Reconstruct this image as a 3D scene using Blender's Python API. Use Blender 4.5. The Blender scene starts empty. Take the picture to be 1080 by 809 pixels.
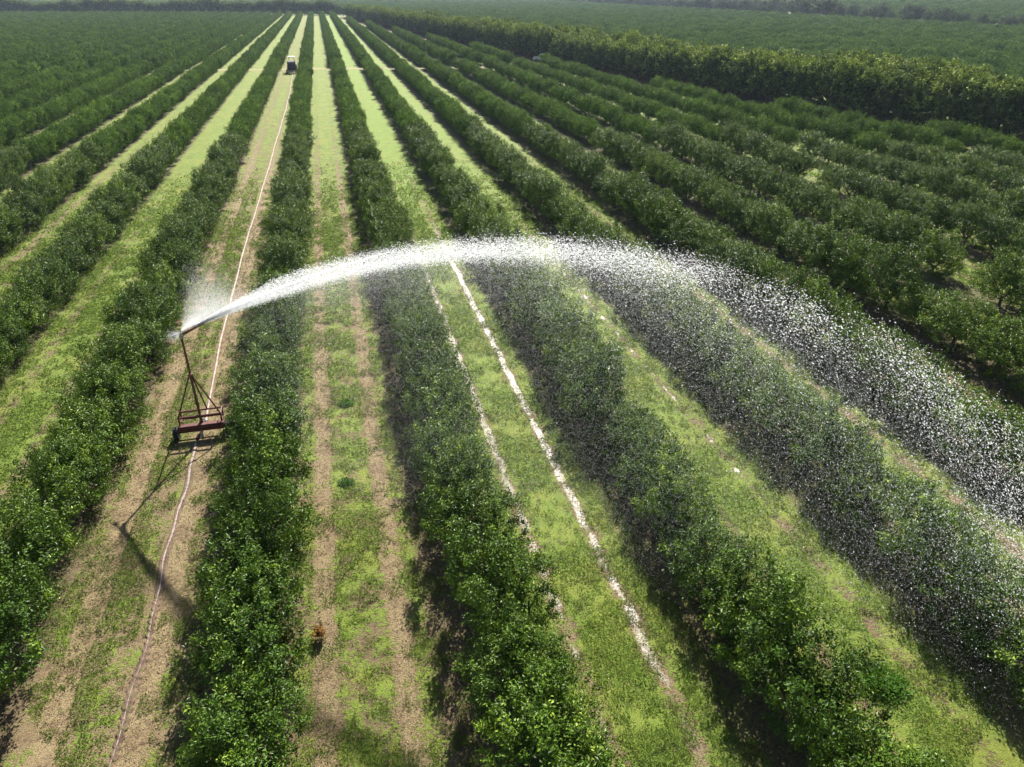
import bpy, math, random
import numpy as np
from mathutils import Vector

rng = np.random.default_rng(11)
random.seed(11)
S = bpy.context.scene
COL = S.collection
PI = math.pi

# ------------------------------------------------------------------ camera
FPX, TH, PSI, H = 771.0, math.radians(28.43), math.radians(13.41), 17.0
Fv = np.array([math.sin(PSI)*math.cos(TH), math.cos(PSI)*math.cos(TH), -math.sin(TH)])
Rv = np.array([math.cos(PSI), -math.sin(PSI), 0.0])
Uv = np.cross(Rv, Fv)
cd = bpy.data.cameras.new('camera'); cam = bpy.data.objects.new('camera', cd); COL.objects.link(cam)
cam.location = (0, 0, H)
cam.rotation_euler = (PI/2 - TH, 0, -PSI)
cd.sensor_width = 36; cd.lens = 36*FPX/1080
cd.clip_start = .5; cd.clip_end = 8000
S.camera = cam

def proj(P):
    """pixel position (of a 1080 wide frame) and depth, used only to choose which far trees are worth planting"""
    Q = np.asarray(P, float) - np.array([0, 0, H])
    z = Q @ Fv
    zz = np.where(z > .5, z, .5)
    return 540 + FPX*(Q @ Rv)/zz, 404.5 - FPX*(Q @ Uv)/zz, z

def in_view(P, m=60, top=2.5):
    x, y, z = proj(P)
    Pt = np.array(P, float).copy(); Pt[..., 2] += top
    x2, y2, z2 = proj(Pt)
    return (z > 1) & (x > -m) & (x < 1080+m) & (y > -m) & (y2 < 809+m)

# ------------------------------------------------------------------ light
SUN_AZ = math.atan2(.33, .94)        # from +Y towards +X
SUN_EL = math.radians(37)
w = bpy.data.worlds.new('World'); S.world = w; w.use_nodes = True
nt = w.node_tree; bg = nt.nodes['Background']
sky = nt.nodes.new('ShaderNodeTexSky'); sky.sky_type = 'NISHITA'; sky.sun_disc = False
sky.sun_elevation = SUN_EL; sky.sun_rotation = SUN_AZ; sky.dust_density = 1.0
nt.links.new(sky.outputs[0], bg.inputs[0]); bg.inputs[1].default_value = .05
sd = bpy.data.lights.new('sun', 'SUN'); sd.energy = 5.0; sd.angle = math.radians(.53); sd.color = (1, .95, .87)
so = bpy.data.objects.new('sun', sd); COL.objects.link(so)
dirv = Vector((math.sin(SUN_AZ)*math.cos(SUN_EL), math.cos(SUN_AZ)*math.cos(SUN_EL), math.sin(SUN_EL)))
so.rotation_euler = dirv.to_track_quat('Z', 'Y').to_euler()
so.location = (60, 160, 130)
S.view_settings.view_transform = 'Standard'; S.view_settings.look = 'None'
S.view_settings.exposure = 1.3; S.view_settings.gamma = 1; S.view_settings.use_curve_mapping = False
S.render.engine = 'CYCLES'
cy = S.cycles
cy.max_bounces = 5; cy.diffuse_bounces = 2; cy.glossy_bounces = 2; cy.transmission_bounces = 3
cy.transparent_max_bounces = 24; cy.volume_bounces = 0; cy.caustics_reflective = False; cy.caustics_refractive = False
cy.sample_clamp_indirect = 3; cy.sample_clamp_direct = 8; cy.use_adaptive_sampling = True; cy.adaptive_threshold = .02
cy.use_denoising = True; cy.denoiser = 'OPENIMAGEDENOISE'; cy.denoising_input_passes = 'RGB_ALBEDO_NORMAL'; cy.denoising_prefilter = 'ACCURATE'

# ------------------------------------------------------------------ node helper
class NT:
    def __init__(s, name):
        s.m = bpy.data.materials.new(name); s.m.use_nodes = True
        s.t = s.m.node_tree; s.t.nodes.clear()
        s.out = s.t.nodes.new('ShaderNodeOutputMaterial')
    def n(s, typ, ins=None, **kw):
        nd = s.t.nodes.new(typ)
        for k, v in kw.items(): setattr(nd, k, v)
        for k, v in (ins or {}).items(): s.set(nd.inputs[k], v)
        return nd
    def set(s, sock, v):
        if isinstance(v, bpy.types.NodeSocket): s.t.links.new(v, sock)
        elif isinstance(v, bpy.types.Node): s.t.links.new(v.outputs[0], sock)
        else: sock.default_value = v
    def math(s, op, a, b=0.0, c=0.0, clamp=False):
        nd = s.n('ShaderNodeMath', {0: a, 1: b, 2: c}, operation=op); nd.use_clamp = clamp
        return nd.outputs[0]
    def ramp(s, x, lo, hi, a=0.0, b=1.0):
        nd = s.n('ShaderNodeMapRange', {0: x, 1: lo, 2: hi, 3: a, 4: b}, interpolation_type='SMOOTHSTEP'); return nd.outputs[0]
    def noise(s, vec, scale, detail=3, rough=.55, out=0):
        nd = s.n('ShaderNodeTexNoise', {'Vector': vec, 'Scale': scale, 'Detail': detail, 'Roughness': rough}); return nd.outputs[out]
    def mix(s, f, a, b, blend='MIX'):
        nd = s.n('ShaderNodeMix', data_type='RGBA', blend_type=blend)
        s.set(nd.inputs[0], f); s.set(nd.inputs[6], a); s.set(nd.inputs[7], b); return nd.outputs[2]
    def finish(s, sh): s.t.links.new(sh.outputs[0] if isinstance(sh, bpy.types.Node) else sh, s.out.inputs[0]); return s.m

def rgb(r, g, b): return (r, g, b, 1)

# leaves: colour by a per-leaf tint and per-tree variation, glossy and translucent
def leaf_mat(name, dark, mid, tip, rough=.36, spec=.5, trans=.32, tcol=None):
    k = NT(name)
    tint = k.n('ShaderNodeAttribute', attribute_name='tint').outputs['Fac']
    rnd = k.n('ShaderNodeObjectInfo').outputs['Random']
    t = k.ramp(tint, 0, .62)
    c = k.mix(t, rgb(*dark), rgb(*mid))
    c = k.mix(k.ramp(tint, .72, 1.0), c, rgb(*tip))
    v = k.math('MULTIPLY_ADD', rnd, .5, .76)
    hsv = k.n('ShaderNodeHueSaturation', {'Hue': k.math('MULTIPLY_ADD', rnd, -.022, .51), 'Saturation': 1.0, 'Value': v, 'Color': c})
    p = k.n('ShaderNodeBsdfPrincipled', {'Base Color': hsv.outputs[0], 'Roughness': rough, 'Specular IOR Level': spec})
    tc = k.mix(.55, hsv.outputs[0], rgb(*(tcol or tip)))
    tr = k.n('ShaderNodeBsdfTranslucent', {'Color': tc})
    mx = k.n('ShaderNodeMixShader', {0: trans, 1: p, 2: tr})
    return k.finish(mx)

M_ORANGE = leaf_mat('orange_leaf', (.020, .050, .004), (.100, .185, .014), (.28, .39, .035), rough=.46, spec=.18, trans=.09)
M_ORANGE_FAR = leaf_mat('orange_leaf_distant', (.022, .055, .005), (.120, .225, .022), (.27, .38, .05), rough=.62, spec=.07, trans=.07)
M_GROVE = leaf_mat('grove_leaf', (.030, .066, .014), (.135, .245, .045), (.30, .42, .08), rough=.65, spec=.06, trans=.08)
M_WIND = leaf_mat('windbreak_leaf', (.014, .028, .008), (.080, .128, .026), (.37, .44, .09), rough=.7, spec=.08, trans=.05)
M_VALLEY = leaf_mat('valley_leaf', (.030, .055, .022), (.060, .095, .035), (.13, .16, .07), rough=.6, spec=.2, trans=.15)
M_GRASS = leaf_mat('grass_blade', (.070, .100, .016), (.125, .205, .022), (.20, .31, .03), rough=.55, spec=.2, trans=.38)
M_WEED = leaf_mat('weed_leaf', (.045, .11, .016), (.08, .20, .02), (.14, .30, .03), rough=.45, spec=.35, trans=.38)
M_DEAD = leaf_mat('withered_leaf', (.20, .09, .02), (.34, .18, .05), (.45, .27, .08), rough=.7, spec=.2, trans=.3)

def plain(name, col, rough=.6, metal=0.0, var=.25, scale=6.0, spec=.5, bump=0.0):
    k = NT(name)
    tc = k.n('ShaderNodeTexCoord').outputs['Object']
    n = k.noise(tc, scale, 4)
    c = k.mix(k.ramp(n, .3, .7), rgb(*[x*(1-var) for x in col]), rgb(*[min(1, x*(1+var)) for x in col]))
    p = k.n('ShaderNodeBsdfPrincipled', {'Base Color': c, 'Roughness': rough, 'Metallic': metal, 'Specular IOR Level': spec})
    if bump:
        b = k.n('ShaderNodeBump', {'Strength': bump, 'Distance': .02, 'Height': k.noise(tc, scale*4, 3)}); k.set(p.inputs['Normal'], b)
    return k.finish(p)

def rusty(name, col, rust, amount=.5):
    k = NT(name)
    tc = k.n('ShaderNodeTexCoord').outputs['Object']
    n = k.noise(tc, 9, 5, .65)
    c = k.mix(k.ramp(n, .62-amount*.3, .72-amount*.2), rgb(*col), rgb(*rust))
    p = k.n('ShaderNodeBsdfPrincipled', {'Base Color': c, 'Roughness': .55, 'Specular IOR Level': .4})
    b = k.n('ShaderNodeBump', {'Strength': .4, 'Distance': .004, 'Height': n}); k.set(p.inputs['Normal'], b)
    return k.finish(p)

M_BARK = plain('citrus_bark', (.16, .12, .08), .9, var=.35, scale=14, bump=.6)
M_REDPAINT = rusty('maroon_painted_steel', (.11, .018, .016), (.13, .055, .03))
M_PIPE = rusty('rusty_pipe', (.13, .05, .03), (.19, .09, .045), .7)
M_TYRE = plain('tyre_rubber', (.028, .027, .028), .85, var=.4, scale=20)
M_RIM = plain('wheel_rim', (.32, .30, .28), .5, .3, scale=20)
M_STEEL = plain('galvanised_steel', (.42, .42, .42), .4, .6, scale=20)
M_HOSE = plain('pale_dusty_hose', (.36, .265, .235), .75, var=.35, scale=3)
M_BLACKHOSE = plain('dark_wound_hose', (.045, .04, .075), .45, var=.3, scale=9)
M_WHITE = plain('white_paint', (.80, .79, .76), .35, var=.06)
M_BLUE = plain('dark_blue_paint', (.03, .035, .12), .35, var=.2)
M_DARKGLASS = plain('dark_glass', (.02, .025, .03), .08, var=.1)
M_LAMP = plain('red_lamp_lens', (.5, .03, .02), .2, var=.1)

# ------------------------------------------------------------------ terrain
def hill(x, y):
    """ground height: level, with a gentle rise beyond the valley tree line"""
    x = np.asarray(x, float); y = np.asarray(y, float)
    t = np.clip(x - 335, 0, 700)
    return .028*t*np.clip(t/60, 0, 1)

def ground_mat():
    k = NT('orchard_soil_and_grass')
    pos = k.n('ShaderNodeNewGeometry').outputs['Position']
    sep = k.n('ShaderNodeSeparateXYZ', {0: pos}); x, y = sep.outputs[0], sep.outputs[1]
    wob = k.math('MULTIPLY_ADD', k.noise(pos, .55, 3), .7, -.35)
    xs = k.math('ADD', k.math('ADD', x, .70), k.math('MULTIPLY', wob, .55))
    q = k.math('DIVIDE', xs, 7.0)
    lane = k.math('ROUND', q)
    u = k.math('MULTIPLY', k.math('SUBTRACT', q, lane), 7.0)
    d = k.math('ABSOLUTE', u)
    n1 = k.noise(pos, 1.1, 5, .65); n2 = k.noise(pos, 7.0, 5, .7); n3 = k.noise(pos, 28.0, 3, .7)
    n4 = k.noise(pos, .16, 3)
    # lane character: how grassy
    ln = k.n('ShaderNodeTexWhiteNoise', {'W': lane}, noise_dimensions='1D').outputs[0]
    def is_lane(i):
        return k.math('COMPARE', lane, float(i), .3)
    grassy = k.math('MULTIPLY_ADD', ln, .25, .60)
    grassy = k.math('SUBTRACT', grassy, k.math('MULTIPLY', is_lane(-1), .30))
    grassy = k.math('SUBTRACT', grassy, k.math('MULTIPLY', is_lane(0), .20))
    grassy = k.math('ADD', grassy, k.math('MULTIPLY', is_lane(1), .18))
    grassy = k.math('ADD', grassy, k.math('MULTIPLY', is_lane(-2), .25))
    grassy = k.math('ADD', grassy, k.math('MULTIPLY', is_lane(2), .12))
    far = k.ramp(y, 35, 130)
    grassy = k.math('ADD', grassy, k.math('MULTIPLY', far, .30))
    # centre strip, wheel ruts, verge, under the trees
    rut = k.math('MULTIPLY', k.ramp(d, .62, .95), k.ramp(d, 1.55, 1.2))
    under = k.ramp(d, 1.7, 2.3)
    g = k.math('ADD', grassy, k.math('MULTIPLY', rut, k.math('MULTIPLY_ADD', far, .22, -.42)))
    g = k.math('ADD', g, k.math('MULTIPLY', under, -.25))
    g = k.math('ADD', g, k.math('MULTIPLY_ADD', n1, 2.0, -1.0))
    g = k.math('ADD', g, k.math('MULTIPLY_ADD', n2, 2.0, -1.0))
    gm = k.ramp(g, .30, .62)
    soil = k.mix(k.ramp(n2, .3, .7), rgb(.095, .064, .038), rgb(.27, .195, .105))
    straw = k.mix(k.ramp(n3, .35, .65), soil, rgb(.35, .28, .145))
    soil = k.mix(k.ramp(n1, .35, .6), soil, straw)
    grass = k.mix(k.ramp(n1, .3, .7), rgb(.075, .125, .014), rgb(.165, .215, .030))
    grass = k.mix(k.ramp(n3, .3, .75), grass, rgb(.18, .25, .035))
    grass = k.mix(k.math('MULTIPLY', k.ramp(k.noise(pos, .32, 5, .7), .46, .62), .65), grass, rgb(.21, .225, .04))
    bright = k.math('MULTIPLY', k.math('ADD', is_lane(1), k.math('MULTIPLY', is_lane(2), .6)), k.ramp(y, 25, 110))
    grass = k.mix(k.math('MULTIPLY', k.math('MULTIPLY', bright, k.ramp(k.noise(pos, .45, 5, .7), .35, .6)), .75), grass, rgb(.15, .245, .02))
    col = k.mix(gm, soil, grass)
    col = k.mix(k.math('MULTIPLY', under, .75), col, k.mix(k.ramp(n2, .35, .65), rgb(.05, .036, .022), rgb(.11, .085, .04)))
    # outside the orchard block: rough dull grass
    out = k.math('MAXIMUM', k.ramp(x, 90, 96), 0)
    col = k.mix(out, col, k.mix(n1, rgb(.04, .055, .02), rgb(.10, .11, .04)))
    # water standing in the wheel ruts, below the fall of the spray
    dl = k.math('ABSOLUTE', k.math('SUBTRACT', d, 1.06))
    wid = k.math('MULTIPLY_ADD', k.noise(pos, .9, 5, .7), 1.5, k.math('MULTIPLY_ADD', is_lane(2), -.29, k.math('MULTIPLY_ADD', k.ramp(u, .2, -.2), -.07, k.math('MULTIPLY_ADD', k.ramp(y, 24, 12), -.16, -.50))))
    wr = k.ramp(k.math('SUBTRACT', k.math('MINIMUM', wid, .16), dl), -.05, .05)
    zone = k.math('MULTIPLY', k.ramp(x, 3.5, 5), k.ramp(x, 17, 14.8))
    zone = k.math('MULTIPLY', zone, k.math('MULTIPLY', k.ramp(y, 9, 14), k.ramp(y, 62, 48)))
    right = k.math('MULTIPLY_ADD', k.ramp(u, -.2, .2), .15, .85)
    wr = k.math('MULTIPLY', k.math('MULTIPLY', wr, zone), right)
    wet = k.math('MULTIPLY', wr, k.ramp(n2, .30, .46))
    col = k.mix(k.math('MULTIPLY', wr, .6), col, rgb(.17, .13, .095))
    rough = k.math('MULTIPLY_ADD', wet, -.50, .9)
    h = k.math('ADD', k.math('MULTIPLY', n2, .5), k.math('MULTIPLY', n3, .5))
    h = k.math('ADD', h, k.math('MULTIPLY', gm, .35))
    bs = k.math('MULTIPLY_ADD', wet, -.45, .8)
    b = k.n('ShaderNodeBump', {'Strength': bs, 'Distance': .07, 'Height': h})
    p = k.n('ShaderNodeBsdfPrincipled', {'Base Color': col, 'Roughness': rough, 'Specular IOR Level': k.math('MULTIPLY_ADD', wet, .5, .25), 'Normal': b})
    return k.finish(p)

def soil_mat(name, a, b_, green=.0):
    k = NT(name)
    pos = k.n('ShaderNodeNewGeometry').outputs['Position']
    n = k.noise(pos, 1.3, 5, .65); n2 = k.noise(pos, 9, 4, .7)
    c = k.mix(k.ramp(n, .3, .7), rgb(*a), rgb(*b_))
    c = k.mix(k.math('MULTIPLY', k.ramp(n2, .5, .62), green), c, rgb(.12, .18, .03))
    bp = k.n('ShaderNodeBump', {'Strength': .7, 'Distance': .06, 'Height': n2})
    p = k.n('ShaderNodeBsdfPrincipled', {'Base Color': c, 'Roughness': .92, 'Specular IOR Level': .2, 'Normal': bp})
    return k.finish(p)

def mesh_from(name, V, faces=None, loops=None, mat=None, tint=None, smooth=False, nper=None):
    """numpy vertices and equal-sized faces (F x nper) -> mesh"""
    me = bpy.data.meshes.new(name)
    V = np.asarray(V, np.float32); Fc = np.asarray(faces, np.int32)
    n = Fc.shape[1]
    me.vertices.add(len(V)); me.vertices.foreach_set('co', V.ravel())
    me.loops.add(Fc.size); me.loops.foreach_set('vertex_index', Fc.ravel())
    me.polygons.add(len(Fc))
    me.polygons.foreach_set('loop_start', np.arange(0, Fc.size, n, dtype=np.int32))
    me.polygons.foreach_set('loop_total', np.full(len(Fc), n, np.int32))
    me.polygons.foreach_set('use_smooth', np.full(len(Fc), smooth, bool))
    if tint is not None:
        a = me.attributes.new('tint', 'FLOAT', 'FACE'); a.data.foreach_set('value', np.asarray(tint, np.float32))
    me.update(calc_edges=True); me.validate()
    if mat: me.materials.append(mat)
    return me

def link(name, me, parent=None, loc=None):
    o = bpy.data.objects.new(name, me); COL.objects.link(o)
    if parent: o.parent = parent
    if loc is not None: o.location = loc
    return o

def tag(o, label=None, cat=None, group=None, kind=None):
    if label: o['label'] = label
    if cat: o['category'] = cat
    if group: o['group'] = group
    if kind: o['kind'] = kind
    return o

def thing(name, label, cat, loc, rz=0.0, group=None):
    o = bpy.data.objects.new(name, None); COL.objects.link(o)
    o.empty_display_size = .3
    o.location = loc; o.rotation_euler = (0, 0, rz)
    return tag(o, label, cat, group)

def copy_tree(root, loc, rz, scale=(1, 1, 1)):
    r = root.copy(); COL.objects.link(r); r.location = loc; r.rotation_euler = (0, 0, rz); r.scale = scale
    for ch in list(root.children):
        c = ch.copy(); COL.objects.link(c); c.parent = r
    return r

# ground sheet
def ground():
    xs = np.unique(np.concatenate([np.linspace(-2400, -200, 12), np.linspace(-200, 330, 60), np.linspace(335, 1100, 60), np.linspace(1200, 2600, 10)]))
    ys = np.unique(np.concatenate([np.linspace(-700, 0, 6), np.linspace(0, 300, 50), np.linspace(330, 3400, 40)]))
    X, Y = np.meshgrid(xs, ys); Z = hill(X, Y)
    V = np.stack([X, Y, Z], -1).reshape(-1, 3); n = len(xs)
    i, j = np.meshgrid(np.arange(n-1), np.arange(len(ys)-1)); a = (j*n+i).ravel()
    o = link('ground', mesh_from('ground', V, np.stack([a, a+1, a+1+n, a+n], 1), mat=ground_mat(), smooth=True))
    tag(o, 'orchard ground of grass strips, straw and brown soil', 'ground', kind='structure')
ground()

def ribbon(name, pts, width, z, mat, jit=.3, step=1.5, label=None, cat=None):
    P = np.array(pts, float); seg = np.linalg.norm(np.diff(P, axis=0), axis=1); s = np.concatenate([[0], np.cumsum(seg)])
    t = np.arange(0, s[-1], step); X = np.interp(t, s, P[:, 0]); Y = np.interp(t, s, P[:, 1])
    dx, dy = np.gradient(X), np.gradient(Y); l = np.hypot(dx, dy); nx, ny = -dy/l, dx/l
    wl = width/2 + rng.normal(0, jit, len(t)); wr = width/2 + rng.normal(0, jit, len(t))
    L = np.stack([X+nx*wl, Y+ny*wl], 1); Rr = np.stack([X-nx*wr, Y-ny*wr], 1)
    V = np.concatenate([L, Rr]); V = np.c_[V, hill(V[:, 0], V[:, 1])+z]
    a = np.arange(len(t)-1); n = len(t)
    o = link(name, mesh_from(name, V, np.stack([a+n, a+n+1, a+1, a], 1), mat=mat))
    return tag(o, label, cat, kind='structure')

M_TRACK = soil_mat('pale_track_soil', (.20, .15, .08), (.42, .33, .19), .8)
M_REDSOIL = soil_mat('reddish_soil', (.10, .050, .032), (.22, .115, .075), .2)
M_VERGE = soil_mat('dry_grass_verge', (.27, .28, .12), (.50, .46, .25), .5)

WIND = np.array([(97, 38), (90, 53), (82.5, 72), (74.5, 97), (66.5, 130), (62, 165), (57, 205), (47, 272), (36, 360), (17, 545)], float)
def wind_x(y): return np.interp(y, WIND[:, 1], WIND[:, 0])

CROSS_Y = 195.0
ribbon('cross_track', [(-230, CROSS_Y+14), (-31, CROSS_Y+3), (20, CROSS_Y-3), (52, CROSS_Y-6)], 3.2, .006, M_TRACK, .35,
       label='pale dirt track crossing the orange rows by the tractor', cat='track')
ribbon('windbreak_verge', WIND + np.array([-2.8, -.8]), 4.6, .010, M_REDSOIL, .4, label='bare strip of ground between row ends and windbreak', cat='track')  # reddish soil kept dark here to paint in the windbreak's shadow
ribbon('windbreak_soil', WIND + np.array([4.5, 1.5]), 9.0, .016, M_REDSOIL, .5, label='bare reddish soil under the windbreak trees', cat='soil')
ribbon('valley_verge', [(298, 240), (300, 330), (303, 420), (306, 520), (300, 700), (300, 1000)], 16, .02, M_VERGE, 3.0, 6,
       label='pale dry grass strip along the far tree line', cat='verge')

# ------------------------------------------------------------------ foliage meshes
def leaves_mesh(name, cen, axis, nor, ln, wd, tint, mat):
    """one folded rhombic leaf (two triangles) per row"""
    axis = axis/np.linalg.norm(axis, axis=1, keepdims=True)
    side = np.cross(axis, nor); side /= np.maximum(np.linalg.norm(side, axis=1, keepdims=True), 1e-6)
    up = np.cross(side, axis)
    L = ln[:, None]; W = wd[:, None]
    base = cen - axis*L*.5; tip = cen + axis*L*.5 - up*L*.10
    l = cen + side*W*.5 + up*W*.16; r = cen - side*W*.5 + up*W*.16
    n = len(cen)
    V = np.stack([base, l, tip, r], 1).reshape(-1, 3)
    a = np.arange(n)*4
    Fc = np.stack([a, a+3, a+2, a, a+2, a+1], 1).reshape(-1, 3)
    return mesh_from(name, V, Fc, mat=mat, tint=np.repeat(tint, 2))

def unit(v): return v/np.maximum(np.linalg.norm(v, axis=-1, keepdims=True), 1e-6)

def crown_mesh(name, seed, half, z0, z1, shoots, per, ln, mat, box=.75, up=.55, lump=.3, spread=.16, inner=.25, bottom=.6, flush=.15, lobes=17):
    """a crown of uneven lobes, each covered in leafy shoots, with gaps between the lobes"""
    r = np.random.default_rng(seed)
    hx, hy = half; hz = (z1-z0)/2; cz = (z0+z1)/2
    # lobe centres spread over the crown
    d = []
    while len(d) < lobes:
        v = unit(r.normal(size=3))
        if v[2] < -.55: continue
        best = min([np.linalg.norm(v-q) for q in d], default=9)
        if best > 1.9/math.sqrt(lobes)*r.uniform(.7, 1.1) or r.random() < .03: d.append(v)
    d = np.array(d)
    p = np.sign(d)*np.abs(d)**box; p = p/(np.abs(p).max(1, keepdims=True)*.45 + np.linalg.norm(p, axis=1, keepdims=True)*.55)
    lr = r.uniform(.75, 1.25, lobes)*1.15/math.sqrt(lobes)*2.0        # lobe radius in units of the crown
    rad = r.uniform(1-lump, 1+lump*.35, lobes) - lr*.55
    C = p*rad[:, None]
    n = shoots
    li = r.choice(lobes, n, p=lr**2/(lr**2).sum())
    o = unit(r.normal(size=(n, 3)) + d[li]*.9 + np.array([0, 0, .15]))
    q = C[li] + o*(lr[li]*r.normal(.98, .10, n))[:, None]
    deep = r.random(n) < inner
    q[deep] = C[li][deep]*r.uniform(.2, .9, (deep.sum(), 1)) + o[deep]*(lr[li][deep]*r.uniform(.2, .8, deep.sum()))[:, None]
    q[:, :2] *= np.where(q[:, 2:3] < 0, 1.0-(1-bottom)*np.abs(q[:, 2:3])**1.5, 1.0)
    c = q*np.array([hx, hy, hz]); c[:, 2] += cz
    out = unit(o*.8 + p[li]*.5)
    sc = np.repeat(c, per, 0); so_ = np.repeat(out, per, 0)
    sh_ax = unit(np.repeat(unit(out*.8+np.array([0, 0, up])+r.normal(0, .35, (n, 3))), per, 0))
    tpos = r.uniform(-.6, 1.0, n*per)
    cen = sc + sh_ax*(tpos*spread*1.5)[:, None] + r.normal(0, spread*.42, (n*per, 3))
    ax = unit(sh_ax*.65 + unit(r.normal(size=(n*per, 3))))
    nor = unit(so_*.9 + np.array([0, 0, .5]) + r.normal(0, .30, (n*per, 3)))
    L = ln*r.uniform(.7, 1.25, n*per); Wd = L*r.uniform(.42, .56, n*per)
    fl = np.repeat((r.random(n) < flush)*r.uniform(.25, .55, n), per)
    lt = r.uniform(-.08, .08, lobes)[li]
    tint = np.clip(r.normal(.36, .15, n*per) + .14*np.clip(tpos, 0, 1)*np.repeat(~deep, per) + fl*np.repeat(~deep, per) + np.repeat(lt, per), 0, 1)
    cen[:, 2] = np.maximum(cen[:, 2], .06)
    return leaves_mesh(name, cen, ax, nor, L, Wd, tint, mat)

def stem_mesh(name, h, r0, limbs, seed, mat, spread=1.0, lh=.5):
    """tapered trunk with limbs"""
    r = np.random.default_rng(seed); V = []; Fc = []
    def tube(p0, p1, ra, rb, n=7):
        p0 = np.array(p0, float); p1 = np.array(p1, float); d = unit(p1-p0)
        a = unit(np.cross(d, [.3, .9, .1])); b = np.cross(d, a); base = len(V)
        for p, rr in ((p0, ra), ((p0+p1)/2+r.normal(0, .02, 3), (ra+rb)/2), (p1, rb)):
            for i in range(n):
                t = 2*PI*i/n; V.append(p + (a*math.cos(t)+b*math.sin(t))*rr)
        for s in range(2):
            for i in range(n):
                j = (i+1) % n; Fc.append((base+s*n+i, base+s*n+j, base+(s+1)*n+j, base+(s+1)*n+i))
    tube((0, 0, -.05), (0, 0, h), r0*1.2, r0*.8)
    for i in range(limbs):
        a = 2*PI*i/limbs + r.uniform(-.3, .3)
        k = np.array([math.cos(a)*spread, math.sin(a)*spread, lh])*r.uniform(.8, 1.15)
        s = np.array([0, 0, h*.96]); tube(s, s+k, r0*.62, r0*.34, 6)
        e = s+k; tube(e, e+k*np.array([.5, .5, 1.2]), r0*.34, r0*.12, 5)
    return mesh_from(name, V, Fc, mat=mat, smooth=True)

# ------------------------------------------------------------------ orange trees
NV = 8
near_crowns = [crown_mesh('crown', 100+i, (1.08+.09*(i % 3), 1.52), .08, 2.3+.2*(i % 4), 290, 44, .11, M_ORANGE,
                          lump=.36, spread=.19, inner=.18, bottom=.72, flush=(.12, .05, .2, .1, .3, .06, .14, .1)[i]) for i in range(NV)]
trunks = [stem_mesh('trunk', .55, .09, 4, 40+i, M_BARK, .7, .7) for i in range(3)]
TREE_S = 2.75
rows = {}
r2 = np.random.default_rng(5)
skip_spots = [(41.9, 38.1), (38.3, 36.5), (32.0, 38.6), (49.3, 133.1), (45, 62)]
for kx in range(-48, 14):
    X = 3.24 + 7.0*kx
    rr_ = []
    y = 4.0 + r2.uniform(0, TREE_S)
    yend = 585 + (-X)*.24 - 6 if X < 14 else 560
    while y < yend:
        yy = y + r2.normal(0, .12); xx = X + r2.normal(0, .10)
        y += TREE_S*(1 + r2.normal(0, .03))
        if X > 14:
            if xx > wind_x(yy) - 6.6: continue
        cyk = np.interp(xx, [-230, -31, 20, 52], [CROSS_Y+14, CROSS_Y+3, CROSS_Y-3, CROSS_Y-6])
        if abs(yy-cyk) < 2.9: continue
        if any((xx-a)**2+(yy-b)**2 < 2.3 for a, b in skip_spots): continue
        if X > 28 and r2.random() < .012: continue
        rr_.append((xx, yy, (r2.uniform(.88, 1.10) if y < 60 else r2.uniform(.92, 1.07)), r2.integers(0, NV), abs(yy-cyk) < 9))
    rows[kx] = rr_

allT = [(kx, t) for kx, L in rows.items() for t in L]
P = np.array([(t[0], t[1], 1.3) for _, t in allT])
px, py, pz = proj(P)
ring = [np.array([dx, dy, dz]) for dx in (-1.7, 1.7) for dy in (-1.4, 1.4) for dz in (-1.2, 1.6)]
vis = np.zeros(len(P), bool); full = (px > 0) & (px < 1080) & (py > 0) & (py < 809) & (pz > 1)
for g_ in ring:
    a, b, c = proj(P+g_); vis |= (c > 1) & (a > 2) & (a < 1078) & (b > 2) & (b < 807)
dist = np.linalg.norm(P - np.array([0, 0, H]), axis=1)
order = np.argsort(dist + 1e6*(~vis))[:300]
near_idx = set(order.tolist())

ONES = ['', 'first', 'second', 'third', 'fourth', 'fifth', 'sixth', 'seventh', 'eighth', 'ninth', 'tenth', 'eleventh', 'twelfth', 'thirteenth',
        'fourteenth', 'fifteenth', 'sixteenth', 'seventeenth', 'eighteenth', 'nineteenth', 'twentieth']
def ordinal(n):
    if n <= 20: return ONES[n]
    if n == 30: return 'thirtieth'
    if n == 40: return 'fortieth'
    return {2: 'twenty', 3: 'thirty', 4: 'forty'}[n//10] + '-' + ONES[n % 10]
def row_name(kx):
    n = kx+2 if kx >= -1 else -1-kx
    n = kx + 2 if kx >= -1 else (-1 - kx)
    side = 'right' if kx >= -1 else 'left'
    return f'{ordinal(n)} row {side} of the hose'

protos = {}
bytree = {}
for i in near_idx: bytree.setdefault(allT[i][0], []).append(i)
made = 0
for kx, idxs in sorted(bytree.items()):
    idxs.sort(key=lambda i: allT[i][1][1])
    x0, y0 = px[idxs[0]], py[idxs[0]]
    edge = 'bottom' if 0 < x0 < 1080 and y0 > 700 else ('left' if x0 < 540 else 'right')
    for n, i in enumerate(idxs, 1):
        _, (xx, yy, sc, var, ends) = allT[i]
        rz = r2.choice([0, PI]) + r2.normal(0, .12)
        lab = f"orange tree, {ordinal(n)} from the photo's {edge} edge, {row_name(kx)}"
        z = 0
        if var not in protos:
            o = thing('orange_tree', lab, 'tree', (xx, yy, z), rz, 'orange trees in hedged rows'); o.scale = (sc, sc, sc)
            link('crown', near_crowns[var], o); link('trunk', trunks[var % 3], o)
            protos[var] = o
        else:
            o = copy_tree(protos[var], (xx, yy, z), rz, (sc, sc, sc*r2.uniform(.93, 1.06))); o['label'] = lab
        made += 1
print('near orange trees', made)

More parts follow.
